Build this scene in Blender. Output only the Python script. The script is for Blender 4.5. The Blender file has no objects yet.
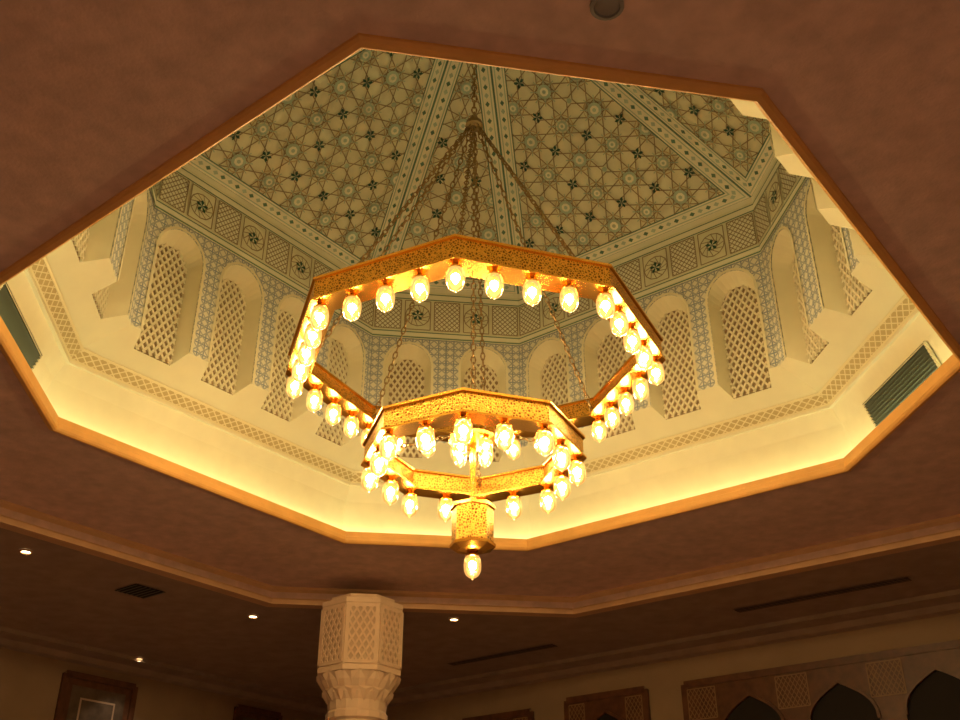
import bpy, math, random
from math import sin, cos, pi, sqrt, radians
from mathutils import Vector
random.seed(4)
S=3.0; EYE=1.6
CX,CY,TH=-0.0044,1.9154,0.1247
so_,to_=0.8386,0.9217            # half widths of the dome octagon (long / short sides)
c_,s_=cos(TH),sin(TH)
def W(p):
    a,b,h=p
    return ((CX+a*c_-b*s_)*S,(CY+a*s_+b*c_)*S,EYE+h*S)
ORDER='EFGHABCD'
def octv(s=so_,t=to_):
    w=s*sqrt(2)-t
    return [(w,t),(-w,t),(-t,w),(-t,-w),(-w,-t),(w,-t),(t,-w),(t,w)]
def octk(k): return octv(so_*k,to_*k)
DEL=[(-.008,0),(0,0),(.014,0),(0,0),(0,-.018),(0,.012),(0,0),(0,-.004)]   # the built lip is not perfectly regular
def lipk(k): return [(x+dx,y+dy) for (x,y),(dx,dy) in zip(octk(k),DEL)]

# ---------------------------------------------------------------- materials
def nodes(m):
    m.use_nodes=True; nt=m.node_tree; return nt, nt.nodes['Principled BSDF']
def mat(name,col,rough=.7,metal=0.,var=0.,scale=6.,bump=0.,bscale=40.,emis=None,es=0.):
    m=bpy.data.materials.new(name); nt,b=nodes(m)
    b.inputs['Roughness'].default_value=rough; b.inputs['Metallic'].default_value=metal
    tc=nt.nodes.new('ShaderNodeTexCoord')
    n=nt.nodes.new('ShaderNodeTexNoise'); n.inputs['Scale'].default_value=scale; n.inputs['Detail'].default_value=5
    nt.links.new(tc.outputs['Object'],n.inputs['Vector'])
    r=nt.nodes.new('ShaderNodeValToRGB')
    lo=[max(0,x*(1-var)) for x in col]; hi=[min(1,x*(1+var)) for x in col]
    r.color_ramp.elements[0].position=.3; r.color_ramp.elements[1].position=.7
    r.color_ramp.elements[0].color=(*lo,1); r.color_ramp.elements[1].color=(*hi,1)
    nt.links.new(n.outputs['Fac'],r.inputs['Fac']); nt.links.new(r.outputs['Color'],b.inputs['Base Color'])
    if bump:
        n2=nt.nodes.new('ShaderNodeTexNoise'); n2.inputs['Scale'].default_value=bscale
        nt.links.new(tc.outputs['Object'],n2.inputs['Vector'])
        bp=nt.nodes.new('ShaderNodeBump'); bp.inputs['Strength'].default_value=bump; bp.inputs['Distance'].default_value=.01
        nt.links.new(n2.outputs['Fac'],bp.inputs['Height']); nt.links.new(bp.outputs['Normal'],b.inputs['Normal'])
    return m
def emat(name,col,st):
    m=bpy.data.materials.new(name); m.use_nodes=True; nt=m.node_tree
    nt.nodes.clear(); e=nt.nodes.new('ShaderNodeEmission'); o=nt.nodes.new('ShaderNodeOutputMaterial')
    e.inputs[0].default_value=(*col,1); e.inputs[1].default_value=st; nt.links.new(e.outputs[0],o.inputs[0]); return m
def grid_mat(name,bg,line,period,width,line2=None,rough=.6):
    """Islamic star-grid from four families of parallel lines over UV (metres)."""
    m=bpy.data.materials.new(name); nt,b=nodes(m); b.inputs['Roughness'].default_value=rough
    uv=nt.nodes.new('ShaderNodeUVMap'); sp=nt.nodes.new('ShaderNodeSeparateXYZ'); nt.links.new(uv.outputs[0],sp.inputs[0])
    def M(op,a,bb=None):
        n=nt.nodes.new('ShaderNodeMath'); n.operation=op
        for i,x in enumerate((a,bb)):
            if x is None: continue
            if isinstance(x,(int,float)): n.inputs[i].default_value=x
            else: nt.links.new(x,n.inputs[i])
        return n.outputs[0]
    X,Y=sp.outputs[0],sp.outputs[1]
    def fam(d,per,off=0.):
        f=M('FRACT',M('ADD',M('DIVIDE',d,per),off)); return M('MULTIPLY',M('ABSOLUTE',M('SUBTRACT',f,.5)),per)
    p=period
    d1=M('MULTIPLY',M('ADD',X,Y),.70711); d2=M('MULTIPLY',M('SUBTRACT',X,Y),.70711)
    g=[fam(X,p,.28),fam(X,p,.72),fam(Y,p,.28),fam(Y,p,.72)]
    h=[fam(d1,p*.70711,.25),fam(d2,p*.70711,.25),fam(d1,p*.70711,.75),fam(d2,p*.70711,.75)]
    def mn(l):
        r=l[0]
        for q in l[1:]: r=M('MINIMUM',r,q)
        return r
    k1=M('LESS_THAN',mn(g),width); k2=M('LESS_THAN',mn(h),width)
    mx=nt.nodes.new('ShaderNodeMix'); mx.data_type='RGBA'; mx.inputs[6].default_value=(*bg,1); mx.inputs[7].default_value=(*line,1)
    nt.links.new(k1,mx.inputs[0])
    my=nt.nodes.new('ShaderNodeMix'); my.data_type='RGBA'; my.inputs[7].default_value=(*(line2 or line),1)
    nt.links.new(mx.outputs[2],my.inputs[6]); nt.links.new(k2,my.inputs[0])
    nt.links.new(my.outputs[2],b.inputs['Base Color']); return m
def gold_pierced(name):
    m=bpy.data.materials.new(name); nt,b=nodes(m)
    b.inputs['Metallic'].default_value=1.; b.inputs['Roughness'].default_value=.3
    tc=nt.nodes.new('ShaderNodeTexCoord')
    v=nt.nodes.new('ShaderNodeTexVoronoi'); v.inputs['Scale'].default_value=62; v.feature='DISTANCE_TO_EDGE'
    nt.links.new(tc.outputs['Object'],v.inputs['Vector'])
    r=nt.nodes.new('ShaderNodeValToRGB'); r.color_ramp.elements[0].position=.08; r.color_ramp.elements[1].position=.26
    r.color_ramp.elements[0].color=(.88,.48,.09,1); r.color_ramp.elements[1].color=(.20,.09,.015,1)
    nt.links.new(v.outputs['Distance'],r.inputs['Fac']); nt.links.new(r.outputs['Color'],b.inputs['Base Color'])
    bp=nt.nodes.new('ShaderNodeBump'); bp.inputs['Strength'].default_value=.8; bp.inputs['Distance'].default_value=.005; bp.invert=True
    nt.links.new(v.outputs['Distance'],bp.inputs['Height']); nt.links.new(bp.outputs['Normal'],b.inputs['Normal']); return m
def glass_mat(name):
    m=bpy.data.materials.new(name); m.use_nodes=True; nt=m.node_tree; nt.nodes.clear()
    o=nt.nodes.new('ShaderNodeOutputMaterial'); t=nt.nodes.new('ShaderNodeBsdfTransparent'); t.inputs[0].default_value=(1,.90,.70,1)
    g=nt.nodes.new('ShaderNodeBsdfGlossy'); g.inputs['Roughness'].default_value=.1
    e=nt.nodes.new('ShaderNodeEmission'); e.inputs[0].default_value=(1,.50,.12,1); e.inputs[1].default_value=1.0  # warm glow put into the glass, standing in for the halo around each bulb
    fr=nt.nodes.new('ShaderNodeFresnel'); fr.inputs[0].default_value=1.35
    mx=nt.nodes.new('ShaderNodeMixShader'); nt.links.new(fr.outputs[0],mx.inputs[0]); nt.links.new(t.outputs[0],mx.inputs[1]); nt.links.new(g.outputs[0],mx.inputs[2])
    ad=nt.nodes.new('ShaderNodeAddShader'); nt.links.new(mx.outputs[0],ad.inputs[0]); nt.links.new(e.outputs[0],ad.inputs[1])
    nt.links.new(ad.outputs[0],o.inputs[0])
    try: m.cycles.emission_sampling='NONE'
    except Exception: pass
    return m

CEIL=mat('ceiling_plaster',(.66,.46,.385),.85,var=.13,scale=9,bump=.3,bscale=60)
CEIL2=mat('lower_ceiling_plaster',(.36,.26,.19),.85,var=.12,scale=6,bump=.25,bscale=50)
LIP=mat('ochre_moulding_paint',(.80,.44,.13),.5,var=.08)
LIP2=mat('tan_moulding_paint',(.62,.38,.21),.6,var=.08)
CREAM=mat('cream_plaster',(.85,.81,.60),.8,var=.03,scale=8)
CREAM2=mat('cream_sill',(.76,.71,.50),.8,var=.03)
TAN=mat('frieze_ground',(.56,.45,.22),.7,var=.06)
TANL=mat('frieze_strap',(.82,.74,.48),.7)
DRUM=grid_mat('drum_mosaic',(.78,.77,.66),(.28,.34,.40),.15,.0055,(.40,.44,.44))
FIELD=mat('vault_field',(.80,.81,.63),.65,var=.05,scale=10)
BROWN=mat('strapwork_brown',(.33,.28,.17),.6)
TEAL=mat('mosaic_pale_teal',(.46,.61,.52),.6,var=.1)
DGREEN=mat('mosaic_dark_green',(.015,.09,.07),.5)
GREEN2=mat('mosaic_mid_green',(.11,.24,.17),.5)
WHITE=mat('mosaic_ivory',(.88,.89,.75),.6)
BEIGE=mat('mosaic_ochre',(.58,.46,.24),.6)
SCRB=mat('screen_backing',(.30,.22,.12),.7,var=.15)
SCRL=mat('screen_lattice',(.84,.79,.59),.6)
GRIL=mat('grille_metal',(.10,.12,.09),.5)
GOLD=mat('polished_brass',(1.,.53,.10),.24,metal=1.,var=.05)
GOLDP=gold_pierced('engraved_brass')
CHAINM=mat('aged_brass_chain',(.36,.26,.13),.4,metal=1.)
GLASS=glass_mat('lamp_glass_glow')
BULB=emat('bulb_glow',(1,.74,.39),178)
COVE=emat('cove_tube_glow',(.97,1.,.58),6.2)
DL=emat('downlight_glow',(1,.78,.42),12)
WALLM=mat('wall_plaster',(.34,.23,.14),.85,var=.08,scale=3,bump=.2)
WOOD=mat('dark_wood',(.13,.05,.022),.45,var=.3,scale=12)
WOODL=mat('turned_wood_lattice',(.30,.17,.08),.5)
DARK=mat('dark_void',(.015,.01,.008),.8)
CARPET=mat('rose_carpet',(.52,.36,.29),.95,var=.15,scale=8)
STONE=mat('carved_stone',(.80,.60,.43),.75,var=.06,scale=10)
STONE2=mat('carved_stone_recess',(.54,.38,.25),.8)
PICT=mat('picture_panel',(.12,.08,.05),.5,var=.35,scale=9)
SPK=mat('speaker_mesh',(.26,.26,.24),.6)

# ---------------------------------------------------------------- mesh builder
def empty(name,parent=None,loc=(0,0,0)):
    o=bpy.data.objects.new(name,None); bpy.context.collection.objects.link(o); o.location=loc
    if parent: o.parent=parent
    return o
class MB:
    def __init__(s): s.V=[];s.F=[];s.M=[];s.U=[];s.mats=[]
    def face(s,pts,m,uv=None):
        if m not in s.mats: s.mats.append(m)
        n=len(s.V); s.V+=[tuple(p) for p in pts]; s.F.append(tuple(range(n,n+len(pts)))); s.M.append(s.mats.index(m))
        s.U+= [tuple(x) for x in (uv if uv else [(0,0)]*len(pts))]
    def build(s,name,parent=None,conv=W,smooth=False,merge=False):
        me=bpy.data.meshes.new(name); me.from_pydata([conv(v) for v in s.V] if conv else s.V,[],s.F)
        for m in s.mats: me.materials.append(m)
        me.polygons.foreach_set('material_index',s.M)
        uv=me.uv_layers.new(name='UVMap'); uv.data.foreach_set('uv',[x for p in s.U for x in p])
        if smooth: me.polygons.foreach_set('use_smooth',[True]*len(s.F))
        if merge:
            import bmesh
            bm=bmesh.new(); bm.from_mesh(me); bmesh.ops.remove_doubles(bm,verts=bm.verts,dist=1e-5); bm.to_mesh(me); bm.free()
        me.update()
        o=bpy.data.objects.new(name,me); bpy.context.collection.objects.link(o)
        if parent: o.parent=parent
        return o
class Frame:
    """2-D plane frame living in the (a,b,h) space."""
    def __init__(s,o,eu,ev,n): s.o,s.eu,s.ev,s.n=Vector(o),Vector(eu).normalized(),Vector(ev).normalized(),Vector(n).normalized()
    def __call__(s,u,v,w=0.): return s.o+s.eu*u+s.ev*v+s.n*w
def clipseg(p,q,poly):
    t0,t1=0.,1.; dx,dy=q[0]-p[0],q[1]-p[1]
    n=len(poly)
    for i in range(n):
        a=poly[i];b=poly[(i+1)%n]; ex,ey=b[0]-a[0],b[1]-a[1]
        num=ex*(p[1]-a[1])-ey*(p[0]-a[0]); den=ex*dy-ey*dx
        if abs(den)<1e-12:
            if num<0: return None
            continue
        t=-num/den
        if den>0: t0=max(t0,t)
        else: t1=min(t1,t)
    if t0>=t1: return None
    return (p[0]+dx*t0,p[1]+dy*t0),(p[0]+dx*t1,p[1]+dy*t1)
def inside(p,poly):
    n=len(poly)
    return all((poly[(i+1)%n][0]-poly[i][0])*(p[1]-poly[i][1])-(poly[(i+1)%n][1]-poly[i][1])*(p[0]-poly[i][0])>=0 for i in range(n))
def clippoly(sub,poly):
    out=list(sub);n=len(poly)
    for i in range(n):
        a=poly[i];b=poly[(i+1)%n];f=lambda p:(b[0]-a[0])*(p[1]-a[1])-(b[1]-a[1])*(p[0]-a[0])
        inp=out;out=[]
        for j in range(len(inp)):
            p=inp[j];q=inp[(j+1)%len(inp)];fp,fq=f(p),f(q)
            if fp>=0: out.append(p)
            if (fp>=0)!=(fq>=0):
                t=fp/(fp-fq); out.append((p[0]+(q[0]-p[0])*t,p[1]+(q[1]-p[1])*t))
        if len(out)<3: return None
    return out
def strap(mb,fr,p,q,w,m,z,poly=None,thick=0.):
    if poly:
        r=clipseg(p,q,poly)
        if not r: return
        p,q=r
    dx,dy=q[0]-p[0],q[1]-p[1]; L=math.hypot(dx,dy)
    if L<1e-5: return
    nx,ny=-dy/L*w/2,dx/L*w/2
    P=[(p[0]+nx,p[1]+ny),(q[0]+nx,q[1]+ny),(q[0]-nx,q[1]-ny),(p[0]-nx,p[1]-ny)]
    mb.face([fr(x,y,z) for x,y in P],m)
    if thick:
        for i,j in ((0,1),(2,3)): mb.face([fr(*P[i],z),fr(*P[j],z),fr(*P[j],z-thick),fr(*P[i],z-thick)],m)
def fill(mb,fr,pts,m,z,poly=None):
    if poly:
        pts=clippoly(pts,poly)
        if not pts: return
    mb.face([fr(x,y,z) for x,y in pts],m)
def sweep(mb,rings,mats):
    for i in range(len(rings)-1):
        A,ha=rings[i];B,hb=rings[i+1];m=mats[i] if isinstance(mats,list) else mats
        for j in range(8):
            k=(j+1)%8; mb.face([(*A[j],ha),(*A[k],ha),(*B[k],hb),(*B[j],hb)],m)

# ---------------------------------------------------------------- room shell
HL=.950; HF=-EYE/S
D1,D2,D3,D4=1.963,2.40,2.40,2.40
r2=sqrt(.5)
N1,N2=Vector((r2,r2)),Vector((-r2,r2))
def rc(x,y): return tuple(N1*x+N2*y)     # room coordinates (x toward right wall, y toward left wall)
cor=[rc(D1,D2),rc(-D3,D2),rc(-D3,-D4),rc(D1,-D4)]
mb=MB()
lo_s,lo_t=1.3397,1.4042
prof=[(octv(lo_s,lo_t),1.0),(lipk(1.010),1.0)]
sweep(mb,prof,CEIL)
low=octv(lo_s+.03,lo_t+.03)
E,F_,G,H_,A_,B_,C_,D_=low
def toR(p): v=Vector(p); return v.dot(N1),v.dot(N2)
def fromR(x,y): return rc(x,y)
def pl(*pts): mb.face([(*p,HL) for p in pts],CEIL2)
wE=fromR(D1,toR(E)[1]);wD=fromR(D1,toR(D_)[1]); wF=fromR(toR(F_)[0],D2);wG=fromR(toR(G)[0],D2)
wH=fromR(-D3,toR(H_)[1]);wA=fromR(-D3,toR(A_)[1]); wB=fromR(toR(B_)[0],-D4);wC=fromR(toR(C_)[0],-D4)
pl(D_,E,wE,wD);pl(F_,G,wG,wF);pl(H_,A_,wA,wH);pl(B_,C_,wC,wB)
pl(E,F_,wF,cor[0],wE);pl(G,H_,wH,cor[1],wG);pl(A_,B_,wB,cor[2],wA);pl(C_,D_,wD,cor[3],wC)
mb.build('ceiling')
mb=MB()
sweep(mb,[(octv(lo_s-.012,lo_t-.012),1.0),(octv(lo_s-.012,lo_t-.012),.992),(octv(lo_s,lo_t),.985),(octv(lo_s,lo_t),.966),(octv(lo_s-.006,lo_t-.006),.960),(octv(lo_s-.006,lo_t-.006),.945),(octv(lo_s+.035,lo_t+.035),.945),(octv(lo_s+.035,lo_t+.035),.951)],[LIP2,LIP2,CEIL,LIP2,LIP2,LIP2,LIP2])
mb.build('trim_1')
mb=MB()
sweep(mb,[(lipk(1.022),1.001),(lipk(1.021),.996),(lipk(1.016),.992),(lipk(1.006),.990),(lipk(1.001),.993),(lipk(.998),.998),(lipk(.998),1.008),(lipk(1.001),1.010),(lipk(1.001),1.024),(lipk(1.010),1.024),(lipk(1.010),1.002),(octk(1.06),1.002)],[LIP]*9+[CREAM]*2)
mb.build('trim_2')
mb=MB(); mb.face([(*p,HF) for p in cor],CARPET); mb.build('floor')
for nm,i in (('wall_left',0),('wall_back_left',1),('wall_back_right',2),('wall_right',3)):
    p,q=cor[i],cor[(i+1)%4]; mb=MB(); mb.face([(*p,HF),(*q,HF),(*q,HL+.01),(*p,HL+.01)],WALLM); mb.build(nm)
mb=MB()
def sq(d): return [rc(D1-d,D2-d),rc(-D3+d,D2-d),rc(-D3+d,-D4+d),rc(D1-d,-D4+d)]
pr=[(.12,.951),(.12,.935),(.045,.932),(.03,.915),(.0,.910)]
for (d0,h0),(d1,h1) in zip(pr,pr[1:]):
    a,b=sq(d0),sq(d1)
    for j in range(4):
        k=(j+1)%4; mb.face([(*a[j],h0),(*a[k],h0),(*b[k],h1),(*b[j],h1)],CEIL2)
mb.build('trim_3')

# ---------------------------------------------------------------- dome
dome=empty('ceiling_dome')
K4,H4,HA=.848,1.775,2.320
KB,HB=.960,1.196      # outer edge of the sloping sill
HP=1.250              # foot of the piers
mb=MB()
sweep(mb,[(octk(1.06),1.002),(octk(1.055),1.03),(octk(1.02),1.12),(octk(.997),1.160),(octk(.988),1.160),(octk(.988),1.168)],CREAM)
mb.build('cove_wall',dome)
mb=MB()
sweep(mb,[(octk(1.034),1.004),(octk(1.034),1.010),(octk(1.042),1.010),(octk(1.042),1.004)],COVE)
mb.build('cove_light_tubes',dome)
mb=MB()
KF0,HF0,KF1,HF1=.988,1.168,KB,HB
sweep(mb,[(octk(KF0),HF0),(octk(KF1),HF1)],TAN)
a,b=octk(KF0),octk(KF1)
for j in range(8):
    k=(j+1)%8
    P,Q=Vector((*a[j],HF0)),Vector((*a[k],HF0)); R_=Vector((*b[j],HF1)); T_=Vector((*b[k],HF1))
    eu=(Q-P).normalized(); up=(R_-P); ev=(up-eu*up.dot(eu)); Hh=ev.length; ev.normalize(); n=eu.cross(ev)
    if n.dot(Vector((0,0,-1)))<0: n=-n
    fr=Frame(P,eu,ev,n); L=(Q-P).length; off=up.dot(eu)
    poly=[(0,0),(L,0),(L-off,Hh),(off,Hh)]
    N=int(L/(Hh*1.3)); cw=L/N
    for i in range(-1,N+1):
        for pq in (((i*cw,0),((i+1)*cw,Hh)),((i*cw,Hh),((i+1)*cw,0)),(((i+.5)*cw,0),((i+1.5)*cw,Hh)),(((i+.5)*cw,Hh),((i+1.5)*cw,0))):
            strap(mb,fr,*pq,.0030,TANL,.0015,poly)
    strap(mb,fr,(0,.002),(L,.002),.005,TANL,.002,poly); strap(mb,fr,(0,Hh-.003),(L,Hh-.003),.006,TANL,.002,poly)
mb.build('lattice_frieze',dome)

wall=MB();rev=MB();scr=MB();fz=MB()
k4=octk(K4);kb=octk(KB);FR_=.50; KD=K4+(KB-K4)*FR_; kd=octk(KD); HD=HP+(HB-HP)*FR_
HT=H4
for j in range(8):
    k=(j+1)%8
    P,Q=Vector((*k4[j],0)),Vector((*k4[k],0)); L=(Q-P).length; eu=(Q-P)/L; n=Vector((-eu.y,eu.x,0))
    fr=Frame(P,eu,(0,0,1),n)
    longside=L>.6; NB=4 if longside else 2
    Pd=Vector((*kd[j],0)); dep=-(Pd-P).dot(n); sh=-(Pd-P).dot(eu)
    bw=L/NB; w1=min(bw*.35,.068); w2=w1*.76
    hs=1.495; hs2=1.488; A_N=14
    for i in range(NB):
        u0,u1=i*bw,(i+1)*bw; uc=(u0+u1)/2
        arch=[(uc+w1*cos(t*pi/A_N),hs+w1*1.12*sin(t*pi/A_N)) for t in range(A_N+1)]
        arb=[(uc+w2*cos(t*pi/A_N),hs2+w2*1.12*sin(t*pi/A_N)) for t in range(A_N+1)]
        def q(pts): wall.face([fr(x,y) for x,y in pts],DRUM,[((x-uc)*S,(y-1.3)*S) for x,y in pts])
        q([(u0,HP),(uc-w1,HP),(uc-w1,hs),(u0,hs)]);q([(uc+w1,HP),(u1,HP),(u1,hs),(uc+w1,hs)])
        q([(u0,hs),(uc-w1,hs),(uc-w1,HT),(u0,HT)]);q([(uc+w1,hs),(u1,hs),(u1,HT),(uc+w1,HT)])
        for t in range(A_N): q([arch[t],(arch[t][0],HT),(arch[t+1][0],HT),arch[t+1]])
        full=[(uc+w1,HP)]+arch+[(uc-w1,HP)]; bk=[(uc+w2,HD)]+arb+[(uc-w2,HD)]
        for t in range(len(full)-1):
            rev.face([fr(*full[t]),fr(*full[t+1]),fr(*bk[t+1],-dep),fr(*bk[t],-dep)],CREAM)
        o1=[(uc+(w1+.007)*cos(t*pi/A_N),hs+(w1*1.12+.007)*sin(t*pi/A_N)) for t in range(A_N+1)]
        fo=[(uc+w1+.007,HP)]+o1+[(uc-w1-.007,HP)]
        for t in range(len(full)-1): rev.face([fr(*full[t],.003),fr(*full[t+1],.003),fr(*fo[t+1],.003),fr(*fo[t],.003)],CREAM)
        e0=-sh if i==0 else 0; e1=sh if i==NB-1 else 0
        rev.face([fr(u0,HP),fr(uc-w1,HP),fr(uc-w2,HD,-dep),fr(u0+e0,HD,-dep)],CREAM2)
        rev.face([fr(uc+w1,HP),fr(u1,HP),fr(u1+e1,HD,-dep),fr(uc+w2,HD,-dep)],CREAM2)
        pb=[(uc+w2,HD)]+arb+[(uc-w2,HD)]
        scr.face([fr(*p,-dep) for p in pb],SCRB)
        poly=[(uc-w2,HD),(uc+w2,HD)]+[p for p in arb]
        st=.0185
        for z in range(-30,40):
            for sg in (1,-1):
                x0=uc+z*st; strap(scr,fr,(x0,HD-.01),(x0+sg*.33*.62,HD-.01+.33),.0055,SCRL,-dep+.006,poly,.005)
    fb,ft=1.612,1.730
    fill(fz,fr,[(0,fb-.022),(L,fb-.022),(L,HT),(0,HT)],FIELD,.0025)
    for y,w,m in ((fb-.018,.004,GREEN2),(fb-.008,.010,WHITE),(fb,.003,GREEN2),(ft,.003,GREEN2),(ft+.010,.014,WHITE),(ft+.020,.003,GREEN2),(HT-.008,.016,WHITE)):
        strap(fz,fr,(0,y),(L,y),w,m,.0035)
    NP=9 if longside else 5
    pw=L/NP
    for i in range(NP):
        x0,x1=i*pw+.006,(i+1)*pw-.006; y0,y1=fb+.008,ft-.008; box=[(x0,y0),(x1,y0),(x1,y1),(x0,y1)]
        xc,yc=(x0+x1)/2,(y0+y1)/2
        if i%2==0:
            fill(fz,fr,box,WHITE,.004)
            for z in range(-14,15):
                for sg in (1,-1): strap(fz,fr,(xc+z*.0155,y0),(xc+z*.0155+sg*.1,y1),.0024,BROWN,.005,box)
        else:
            fill(fz,fr,box,FIELD,.004)
            R=min(pw,.1)*.42
            for a0 in range(12):
                t0,t1=a0*pi/6,(a0+1)*pi/6
                strap(fz,fr,(xc+R*cos(t0),yc+R*sin(t0)),(xc+R*cos(t1),yc+R*sin(t1)),.003,BROWN,.005,box)
                strap(fz,fr,(xc+R*cos(t0),yc+R*sin(t0)),(xc+R*.5*cos(t0+2),yc+R*.5*sin(t0+2)),.0022,BROWN,.005,box)
            for a0 in range(5):
                t=a0*2*pi/5+.3
                fill(fz,fr,[(xc,yc),(xc+.014*cos(t-.35),yc+.014*sin(t-.35)),(xc+.020*cos(t),yc+.020*sin(t)),(xc+.014*cos(t+.35),yc+.014*sin(t+.35))],DGREEN,.006)
        for a,b in zip(box,box[1:]+box[:1]): strap(fz,fr,a,b,.003,BROWN,.006)
sweep(rev,[(kd,HD),(kb,HB)],CREAM2)
wall.build('drum_wall',dome);rev.build('window_niches',dome);scr.build('window_lattice_screens',dome);fz.build('drum_mosaic_frieze',dome)

vt=MB();vp=MB()
apex=Vector((0,0,HA))
cell=.108
m8=[(cell/2*cos(q*pi/4),cell/2*sin(q*pi/4)) for q in range(8)]
for j in range(8):
    k=(j+1)%8
    P,Q=Vector((*k4[j],H4)),Vector((*k4[k],H4)); L=(Q-P).length; eu=(Q-P)/L; mid=(P+Q)/2
    ev=(apex-mid).normalized(); n=eu.cross(ev)
    if n.dot(Vector((0,0,-1)))<0: n=-n
    fr=Frame(mid,eu,ev,n); Hh=(apex-mid).length
    vt.face([P,Q,apex],FIELD)
    hl=L/2; sl=math.hypot(hl,Hh); sx,sy=hl/sl,Hh/sl
    def edge(d):
        base=hl-(d*(1+sx)/sy) ; 
        return [(-base,d),(base,d),(0,d+base*Hh/hl)]
    def band(d0,d1,m,z):
        A,B=edge(d0),edge(d1)
        for i in range(3):
            q=(i+1)%3; vp.face([fr(*A[i],z),fr(*A[q],z),fr(*B[q],z),fr(*B[i],z)],m)
    band(.0,.0035,GREEN2,.002);band(.0035,.040,WHITE,.002);band(.040,.0435,GREEN2,.002);band(.009,.012,TEAL,.003);band(.033,.036,TEAL,.003)
    A=edge(.0225)
    for i in range(3):
        p,q=Vector(A[i]),Vector(A[(i+1)%3]); d=(q-p); ln=d.length; d.normalize(); nn=Vector((-d.y,d.x)); cnt=int(ln/.024)
        for t in range(cnt):
            c=p+d*(ln*(t+.5)/cnt); r=.0065
            fill(vp,fr,[tuple(c+d*r*1.3),tuple(c+nn*r),tuple(c-d*r*1.3),tuple(c-nn*r)],GREEN2 if t%2 else TEAL,.003)
    poly=edge(.0435)
    nx=int(hl/cell)+2; ny=int(Hh/cell)+2
    for ix in range(-nx,nx+1):
        for iy in range(-1,ny+1):
            x,y=ix*cell,.044+(iy+.35)*cell
            if not (abs(x)<hl+cell and y<Hh+cell): continue
            T=lambda p:(x+p[0],y+p[1])
            for q in range(8):
                strap(vp,fr,T(m8[q]),T(m8[(q+3)%8]),.0030,BROWN,.004,poly)
            big=(ix+iy)%2==0
            R1_,R2_=cell*.30,cell*(.20 if big else .15)
            ring=[(R1_*cos(t*pi/8),R1_*sin(t*pi/8)) for t in range(16)]
            fill(vp,fr,[T((R2_*cos(t*pi/4+pi/8),R2_*sin(t*pi/4+pi/8))) for t in range(8)],TEAL,.005,poly)
            fill(vp,fr,[T((R2_*.60*cos(t*pi/4),R2_*.60*sin(t*pi/4))) for t in range(8)],WHITE,.006,poly)
            fill(vp,fr,[T((R2_*.28*cos(t*pi/3),R2_*.28*sin(t*pi/3))) for t in range(6)],TEAL,.007,poly)
            for t in range(16): strap(vp,fr,T(ring[t]),T(ring[(t+1)%16]),.0024,BEIGE,.0045,poly)
            for t in range(8):
                a0=t*pi/4+pi/8; ra=cell*.385
                strap(vp,fr,T((R2_*cos(a0),R2_*sin(a0))),T((ra*cos(a0),ra*sin(a0))),.0026,TEAL,.0045,poly)
            g=cell*.2071
            xx,yy=x+cell/2,y+cell/2
            st=[]
            for q in range(4):
                t=pi/4+q*pi/2; st.append((xx+g*cos(t),yy+g*sin(t))); t2=t+pi/4; st.append((xx+cell*.0858*cos(t2),yy+cell*.0858*sin(t2)))
            for q in range(8): strap(vp,fr,st[q],st[(q+1)%8],.0030,BROWN,.004,poly)
            if ix%2==0 or iy%2==0:
                for q in range(5):
                    t=q*2*pi/5+.4*((ix+iy)%3); r=cell*.16
                    pts=[(xx,yy),(xx+r*.75*cos(t-.42),yy+r*.75*sin(t-.42)),(xx+r*cos(t),yy+r*sin(t)),(xx+r*.6*cos(t+.35),yy+r*.6*sin(t+.35))]
                    if inside((xx,yy),poly): fill(vp,fr,pts,DGREEN,.006,poly)
            else:
                fill(vp,fr,[(xx+cell*.07*cos(q*pi/4),yy+cell*.07*sin(q*pi/4)) for q in range(8)],TEAL,.006,poly)
vt.build('vault_shell',dome);vp.build('vault_strapwork',dome)

for j in (2,6):
    k=(j+1)%8
    a,b=octk(1.053),octk(1.020); h0,h1=1.035,1.12
    P,Q=Vector((*a[j],h0)),Vector((*a[k],h0)); up=Vector((*b[j],h1))-P; eu=(Q-P).normalized(); ev=up-eu*up.dot(eu); Hh=ev.length
    n=Vector((-eu.y,eu.x,0)); ev.normalize(); n=(n-ev*n.dot(ev)).normalized(); fr=Frame((P+Q)/2,eu,ev,n)
    g=MB(); wd=.145
    g.face([fr(x,y,.004) for x,y in ((-wd,.004),(wd,.004),(wd,Hh-.006),(-wd,Hh-.006))],DARK)
    for pq in (((-wd,.004),(wd,.004)),((-wd,Hh-.006),(wd,Hh-.006)),((-wd,.004),(-wd,Hh-.006)),((wd,.004),(wd,Hh-.006))): strap(g,fr,*pq,.006,CREAM2,.009,None,.006)
    for i in range(9):
        y=.010+i*(Hh-.022)/8; g.face([fr(-wd,y,.005),fr(wd,y,.005),fr(wd,y+.006,.010),fr(-wd,y+.006,.010)],GRIL)
    g.build('air_grille')

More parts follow.
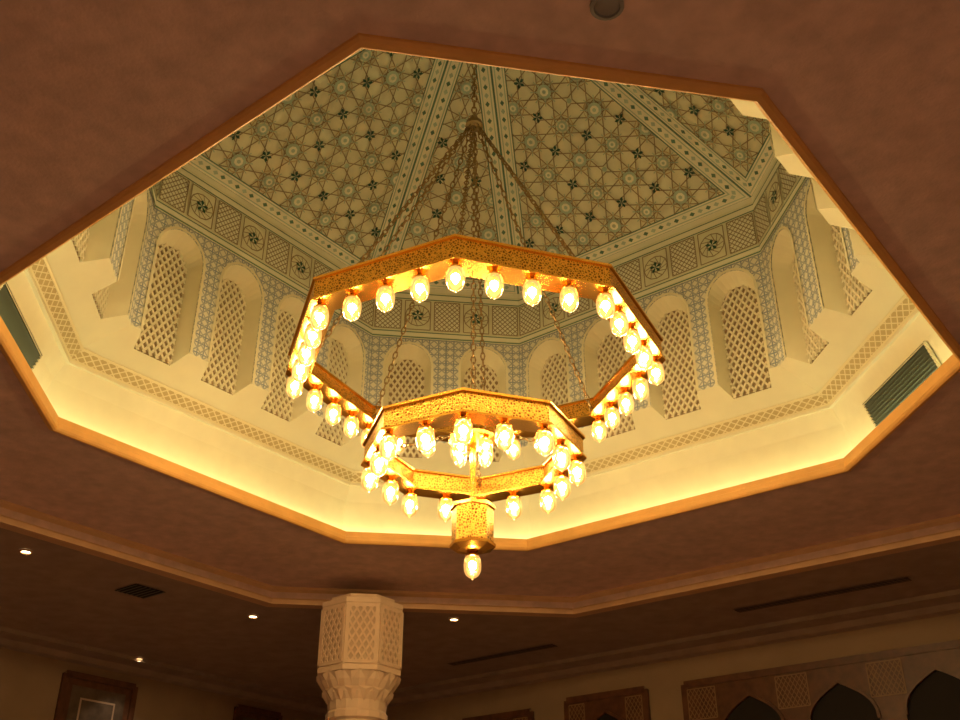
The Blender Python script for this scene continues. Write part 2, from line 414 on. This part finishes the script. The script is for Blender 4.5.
# ---------------------------------------------------------------- chandelier
CO=(-.010*c_,.010*s_)     # slight offset of the hanging point from the dome centre
def WC(p): return W((p[0]+CO[0],p[1]+CO[1],p[2]))
ch=empty('chandelier',None,WC((0,0,1.0)))
CHW=Vector(WC((0,0,1.0)))
def conv(v): return tuple(Vector(WC(v))-CHW)
PH=-.0774-TH
def rv(R,i,h,ph=PH): a=-pi/2+ph+i*pi/4; return (R*cos(a),R*sin(a),h)
def band(R,ht,hb,name,N=8,thick=.028,plate=.05):
    m=MB()
    prof=[(R-.004,ht),(R+.004,ht),(R+.004,ht-.005),(R-.001,ht-.007),(R-.001,hb+.007),(R+.005,hb+.004),(R+.005,hb),(R-plate,hb),(R-plate,hb+.004),(R-thick,hb+.006),(R-thick,ht-.006),(R-thick-.004,ht-.004),(R-thick-.004,ht),(R-.004,ht)]
    for i in range(len(prof)-1):
        (r0,h0),(r1,h1)=prof[i],prof[i+1]
        mm=GOLDP if abs(h0-h1)>.02 else GOLD
        for q in range(N):
            a0=-pi/2+PH+q*2*pi/N;a1=a0+2*pi/N
            m.face([(r0*cos(a0),r0*sin(a0),h0),(r0*cos(a1),r0*sin(a1),h0),(r1*cos(a1),r1*sin(a1),h1),(r1*cos(a0),r1*sin(a0),h1)],mm)
    return m.build(name,ch,conv)
R1,T1,B1=.4000,1.119,1.066
R2,T2,B2=.2240,.898,.848
band(R1,T1,B1,'upper_ring'); band(R2,T2,B2,'lower_ring',thick=.024,plate=.042)
def lathe(m,prof,N,mt):
    for (r0,z0),(r1,z1) in zip(prof,prof[1:]):
        for q in range(N):
            a0,a1=q*2*pi/N,(q+1)*2*pi/N
            P=[(r0*cos(a0),r0*sin(a0),z0),(r0*cos(a1),r0*sin(a1),z0),(r1*cos(a1),r1*sin(a1),z1),(r1*cos(a0),r1*sin(a0),z1)]
            if r0<1e-6: P=P[1:]
            elif r1<1e-6: P=P[:3]
            m.face(P,mt)
lm=MB()
lathe(lm,[(0,0),(.022,0),(.022,-.012),(.040,-.020),(.044,-.030),(.040,-.034),(0,-.034)],12,GOLD)
lathe(lm,[(.040,-.030),(.050,-.050),(.054,-.085),(.051,-.125),(.040,-.148),(.022,-.162),(.006,-.168),(.006,-.176),(0,-.180)],12,GLASS)
lathe(lm,[(0,-.034),(.013,-.036),(.013,-.055)],6,GOLD)
lathe(lm,[(0,-.055),(.022,-.072),(.024,-.095),(0,-.130)],6,BULB)
lob=lm.build('lamp_1',ch,None,True,True)
ldata=lob.data
cnt=[1]
def lamp(p,sc=1.):
    if cnt[0]==1: o=lob
    else:
        o=bpy.data.objects.new('lamp_%d'%cnt[0],ldata); bpy.context.collection.objects.link(o); o.parent=ch
    cnt[0]+=1; o.location=conv(p); o.scale=(sc,)*3
def ringlamps(R,h,per,N=8,sc=1.,ph=PH):
    for i in range(N):
        a,b=Vector(rv(R,i,h,ph)),Vector(rv(R,i+1,h,ph))
        for t in range(per): lamp(tuple(a.lerp(b,t/per)),sc)
ringlamps(R1*.955,B1,4); ringlamps(R2*.93,B2,2)
hubm=MB()
def lathe_u(m,prof,N,mt,ph=PH):
    for (r0,z0),(r1,z1) in zip(prof,prof[1:]):
        for q in range(N):
            a0,a1=ph-pi/2+q*2*pi/N,ph-pi/2+(q+1)*2*pi/N
            P=[(r0*cos(a0),r0*sin(a0),z0),(r0*cos(a1),r0*sin(a1),z0),(r1*cos(a1),r1*sin(a1),z1),(r1*cos(a0),r1*sin(a0),z1)]
            if r0<1e-6: P=P[1:]
            elif r1<1e-6: P=P[:3]
            m.face(P,mt)
lathe_u(hubm,[(0,.925),(.012,.925),(.016,.915),(.012,.905),(.030,.903),(.050,.900),(.050,.893),(0,.893)],12,GOLD)
lathe_u(hubm,[(.006,.893),(.006,.76)],8,GOLD)
hubm.build('inner_hub',ch,conv)
for i in range(4): lamp(rv(.036,i*2,.894,PH+pi/4+.1),.8)
dm=MB(); HT3,HB3,R3=.752,.668,.041
lathe_u(dm,[(0,HT3+.012),(.010,HT3+.010),(.020,HT3+.002),(R3+.004,HT3),(R3+.004,HT3-.006),(R3,HT3-.008)],8,GOLD)
lathe_u(dm,[(R3,HT3-.008),(R3,HB3+.008)],8,GOLDP)
lathe_u(dm,[(R3,HB3+.008),(R3+.004,HB3+.006),(R3+.004,HB3),(R3-.012,HB3-.006),(.012,HB3-.010),(0,HB3-.010)],8,GOLD)
dm.build('bottom_drum',ch,conv); lamp((0,0,HB3-.008),.95)
def link_mesh(mb,c,d,side,ln,wd,r):
    d=d.normalized(); s2=(side-d*side.dot(d)).normalized(); n=d.cross(s2)
    pts=[]
    for q in range(8):
        t=q*2*pi/8; pts.append(c+d*(ln/2*cos(t))+s2*(wd/2*sin(t)))
    for q in range(8):
        p0,p1=pts[q],pts[(q+1)%8]
        def ringp(p):
            o=(p-c).normalized(); return [p+(o*cos(x)+n*sin(x))*r for x in (0,pi/2,pi,3*pi/2)]
        A,B=ringp(p0),ringp(p1)
        for i in range(4): mb.face([A[i],A[(i+1)%4],B[(i+1)%4],B[i]],CHAINM)
def chain(mb,a,b,ln=.020,wd=.0095,r=.0018):
    a,b=Vector(a),Vector(b); d=b-a; n=max(1,int(d.length/(ln*.78))); dn=d.normalized()
    s0=Vector((1,0,0)) if abs(dn.x)<.9 else Vector((0,1,0)); s0=(s0-dn*s0.dot(dn)).normalized(); s1=dn.cross(s0)
    for i in range(n): link_mesh(mb,a+d*((i+.5)/n),dn,s0 if i%2 else s1,ln,wd,r)
HH=1.745
cm=MB()
chain(cm,(0,0,HA-.012),(0,0,HH+.02),.024,.012,.0022)
for i in range(8): chain(cm,rv(.010,i,HH-.005),rv(R1-.034,i,B1+.01))
chain(cm,(0,0,HH-.01),(0,0,.92),.020,.010,.0018)
for i in (0,2,4,6): chain(cm,rv(.012,i,.915),rv(R2-.028,i,T2-.02),.016,.009,.0014)
chain(cm,(0,0,.90),(0,0,HT3+.01),.018,.010,.0016)
cm.build('chains',ch,conv)
hb=MB(); lathe_u(hb,[(0,HH+.030),(.008,HH+.028),(.012,HH+.015),(.020,HH+.008),(.022,HH-.004),(.012,HH-.014),(0,HH-.020)],12,CHAINM)
hb.build('chain_hub',ch,conv)

# ---------------------------------------------------------------- column
COLP=(-.373,3.248)   # (x,y) in room-eye units
def WP(x,y,h): return (x*S,y*S,EYE+h*S)
col=empty('column',None,WP(*COLP,HF))
c0=MB()
def lathe_c(m,prof,N,mt,ph=0):
    for (r0,z0),(r1,z1) in zip(prof,prof[1:]):
        for q in range(N):
            a0,a1=ph+q*2*pi/N,ph+(q+1)*2*pi/N
            m.face([(r0*cos(a0),r0*sin(a0),z0),(r0*cos(a1),r0*sin(a1),z0),(r1*cos(a1),r1*sin(a1),z1),(r1*cos(a0),r1*sin(a0),z1)],mt)
ht=(HL-HF)*S
RC=.40; PC=TH+pi/8
lathe_c(c0,[(RC*.80,ht-.001),(RC*.80,ht-.05),(RC*1.0,ht-.055),(RC*1.02,ht-.06),(RC*1.02,ht-.10),(RC,ht-.11),(RC,ht-.66),(RC*1.02,ht-.67),(RC*1.02,ht-.71),(RC*.96,ht-.72)],8,STONE,PC)
lathe_c(c0,[(RC*.96,ht-.72),(RC*.90,ht-.78),(RC*.80,ht-.84),(RC*.78,ht-.88),(RC*.68,ht-.94),(RC*.66,ht-1.02),(RC*.70,ht-1.04),(RC*.70,ht-1.09),(RC*.62,ht-1.11),(RC*.62,.35),(RC*.75,.30),(RC*.75,.12),(RC*.9,.10),(RC*.9,0)],16,STONE,PC)
for q in range(16):
    a=PC+(q+.5)*2*pi/16
    for (rr,z0,z1,w) in ((.95,ht-.70,ht-.84,.085),(.80,ht-.84,ht-.96,.07)):
        r=RC*rr; u=Vector((-sin(a),cos(a),0)); o=Vector((cos(a),sin(a),0))
        A=o*r+u*w+Vector((0,0,z0));B=o*r-u*w+Vector((0,0,z0));Cc=o*(r*.83)+Vector((0,0,z1)); Dd=o*(r*1.04)+Vector((0,0,z0-.03))
        c0.face([A,Dd,Cc],STONE);c0.face([Dd,B,Cc],STONE)
for q in range(8):
    a0,a1=PC+q*pi/4,PC+(q+1)*pi/4
    P=Vector((RC*cos(a0),RC*sin(a0),ht-.65));Q=Vector((RC*cos(a1),RC*sin(a1),ht-.65)); eu=(Q-P); L=eu.length; eu.normalize(); n=Vector((eu.y,-eu.x,0))
    if n.dot(P)<0:n=-n
    fr=Frame(P,eu,(0,0,1),n); box=[(.02,.01),(L-.02,.01),(L-.02,.52),(.02,.52)]
    fill(c0,fr,box,STONE2,.004)
    for z in range(-12,20):
        for sg in (1,-1): strap(c0,fr,(z*.065,0),(z*.065+sg*.53*.6,.53),.018,STONE,.012,box,.008)
    for a,b in zip(box,box[1:]+box[:1]): strap(c0,fr,a,b,.03,STONE,.014,None,.010)
c0.build('capital_and_shaft',col,None)

# ---------------------------------------------------------------- ceiling fixtures
def disc_fixture(name,x,y,h,r,glow,power=28):
    e=empty(name,None,WP(x,y,h)); m=MB()
    lathe(m,[(r*1.35,-.001),(r*1.35,-.012),(r*1.05,-.016),(r,-.010),(r,-.004)],20,LIP2 if glow else SPK); m.build('rim',e,None)
    m=MB(); lathe(m,[(r,-.006),(0,-.006)],20,DL if glow else SPK); m.build('lens' if glow else 'mesh_cover',e,None)
    if glow:
        l=bpy.data.lights.new('downlight_lamp','SPOT'); l.energy=power; l.color=(1,.82,.60); l.spot_size=radians(95); l.spot_blend=.6; l.shadow_soft_size=.05
        o=bpy.data.objects.new('downlight_lamp',l); bpy.context.collection.objects.link(o); o.parent=e; o.location=(0,0,-.03)
for x,y in ((-1.257,2.75),(-.752,3.398),(-.087,3.434),(-1.296,3.974)): disc_fixture('added_fill_downlight',x,y,HL,.040,1.)
# added fill downlights, out of view, brightening the ceiling by bounce off the floor
for x,y in ((1.45,1.2),(1.55,.3),(-1.5,.9),(-1.65,1.8),(.9,-.1),(-.9,0.),(0.,-.4),(0.45,-.9)):
    disc_fixture('added_fill_downlight',x,y,HL,.040,1.,118)
disc_fixture('ceiling_speaker',.155,.885,1.0,.047,0)
def slot(d,a0,a1,dd=.022):
    m=MB()
    def P(a,off,z): v=N1*(d+off)-N2*a; return (v.x,v.y,HL-z)
    m.face([P(a0,-dd,.002),P(a1,-dd,.002),P(a1,dd,.002),P(a0,dd,.002)],DARK)
    for off in (-dd,-dd/3,dd/3,dd): m.face([P(a0,off-.002,.004),P(a1,off-.002,.004),P(a1,off+.002,.004),P(a0,off+.002,.004)],CEIL2)
    m.build('slot_diffuser')
slot(1.64,-.21,.35); slot(1.64,-1.415,-.925)
m=MB(); x,y=-1.047,3.12
def loc(x,y): dx,dy=x-CX,y-CY; return (dx*c_+dy*s_,-dx*s_+dy*c_)
a,b=loc(x,y); r=.055
u,v=N1,N2
def P(i,j,z): q=Vector((a,b))+u*i*r+v*j*r; return (q.x,q.y,HL-z)
m.face([P(-1,-1,.002),P(1,-1,.002),P(1,1,.002),P(-1,1,.002)],DARK)
for i in range(7): t=-.9+i*.3; m.face([P(t-.05,-1,.004),P(t+.05,-1,.004),P(t+.05,1,.004),P(t-.05,1,.004)],GRIL)
m.build('ceiling_vent')

# ---------------------------------------------------------------- right wall screens and left wall pictures
def wallframe_right(): return Frame((*(N1*D1),0),(-N2.x,-N2.y,0),(0,0,1),(-N1.x,-N1.y,0))
def wallframe_left(): return Frame((*(N2*D2),0),(N1.x,N1.y,0),(0,0,1),(-N2.x,-N2.y,0))
def screen(name,u0,u1,vb,vtp,centers,hw):
    fr=wallframe_right(); m=MB()
    fill(m,fr,[(u0,vb),(u1,vb),(u1,vtp),(u0,vtp)],DARK,.003)
    for a,b in (((u0,vb),(u0,vtp)),((u1,vb),(u1,vtp)),((u0,vtp),(u1,vtp)),((u0,vb),(u1,vb))): strap(m,fr,a,b,.024,WOOD,.016,None,.014)
    sp=vtp-.19
    for c in centers:
        pts=[(c+hw*cos(t*pi/16),sp+hw*.85*max(sin(t*pi/16),0)**.8) for t in range(17)]
        pts=[(x,y+ (.03*max(0,1-abs(x-c)/hw)**2)) for x,y in pts]
        for p,q in zip(pts,pts[1:]):
            m.face([fr(p[0],p[1],.012),fr(p[0],vtp,.012),fr(q[0],vtp,.012),fr(q[0],q[1],.012)],WOOD)
            strap(m,fr,p,q,.010,WOOD,.02,None,.012)
    ed=sorted([u0]+[c-hw for c in centers]+[c+hw for c in centers]+[u1])
    for a,b in zip(ed[0::2],ed[1::2]):
        if b-a>.005: fill(m,fr,[(a,vb),(b,vb),(b,vtp),(a,vtp)],WOOD,.013)
    # turned lattice (mashrabiya) panels in the spandrels between the arches
    for c in [(a+b)/2 for a,b in zip(ed[0::2],ed[1::2])]:
        hw2=.055; lo,hi=max(u0+.012,c-hw2),min(u1-.012,c+hw2)
        if hi-lo<.02: continue
        bx=[(lo,vtp-.125),(hi,vtp-.125),(hi,vtp-.02),(lo,vtp-.02)]
        z=lo-.1
        while z<hi+.1:
            for sg in (1,-1): strap(m,fr,(z,vtp-.125),(z+sg*.066,vtp-.02),.003,WOODL,.016,bx)
            z+=.016
        for a,b in zip(bx,bx[1:]+bx[:1]): strap(m,fr,a,b,.004,WOODL,.017)
    m.build(name)
screen('wooden_arcade_screen',-.58,1.10,.10,.814,[-.337,-.023,.29,.603,.915],.115)
screen('wooden_arcade_screen',-1.086,-.743,.10,.820,[-.915],.12)
screen('wooden_arcade_screen',-1.60,-1.26,.10,.800,[-1.43],.12)
def picture(b0,b1,v0,v1):
    fr=wallframe_left(); m=MB()
    fill(m,fr,[(b0,v0),(b1,v0),(b1,v1),(b0,v1)],WOOD,.004)
    i=.035; fill(m,fr,[(b0+i,v0+i),(b1-i,v0+i),(b1-i,v1-i),(b0+i,v1-i)],PICT,.008)
    i=.075; fill(m,fr,[(b0+i,v0+i),(b1-i,v0+i),(b1-i,v1-i),(b0+i,v1-i)],STONE2,.009)
    i=.082; fill(m,fr,[(b0+i,v0+i),(b1-i,v0+i),(b1-i,v1-i),(b0+i,v1-i)],PICT,.010)
    for a,b in (((b0,v0),(b0,v1)),((b1,v0),(b1,v1)),((b0,v1),(b1,v1)),((b0,v0),(b1,v0))): strap(m,fr,a,b,.022,WOOD,.014,None,.012)
    m.build('framed_picture')
picture(.61,.91,.45,.868); picture(1.42,1.66,.45,.872)

# ---------------------------------------------------------------- world, camera
w=bpy.data.worlds.new('World'); bpy.context.scene.world=w; w.use_nodes=True
w.node_tree.nodes['Background'].inputs[0].default_value=(.01,.006,.004,1)
cam=bpy.data.cameras.new('camera'); co=bpy.data.objects.new('camera',cam); bpy.context.collection.objects.link(co)
co.location=(0,0,EYE); co.rotation_euler=(pi/2+.5152,0,0); cam.sensor_width=36; cam.lens=1032.95/960*36; cam.clip_start=.05
bpy.context.scene.camera=co
bpy.context.scene.view_settings.view_transform='Standard'
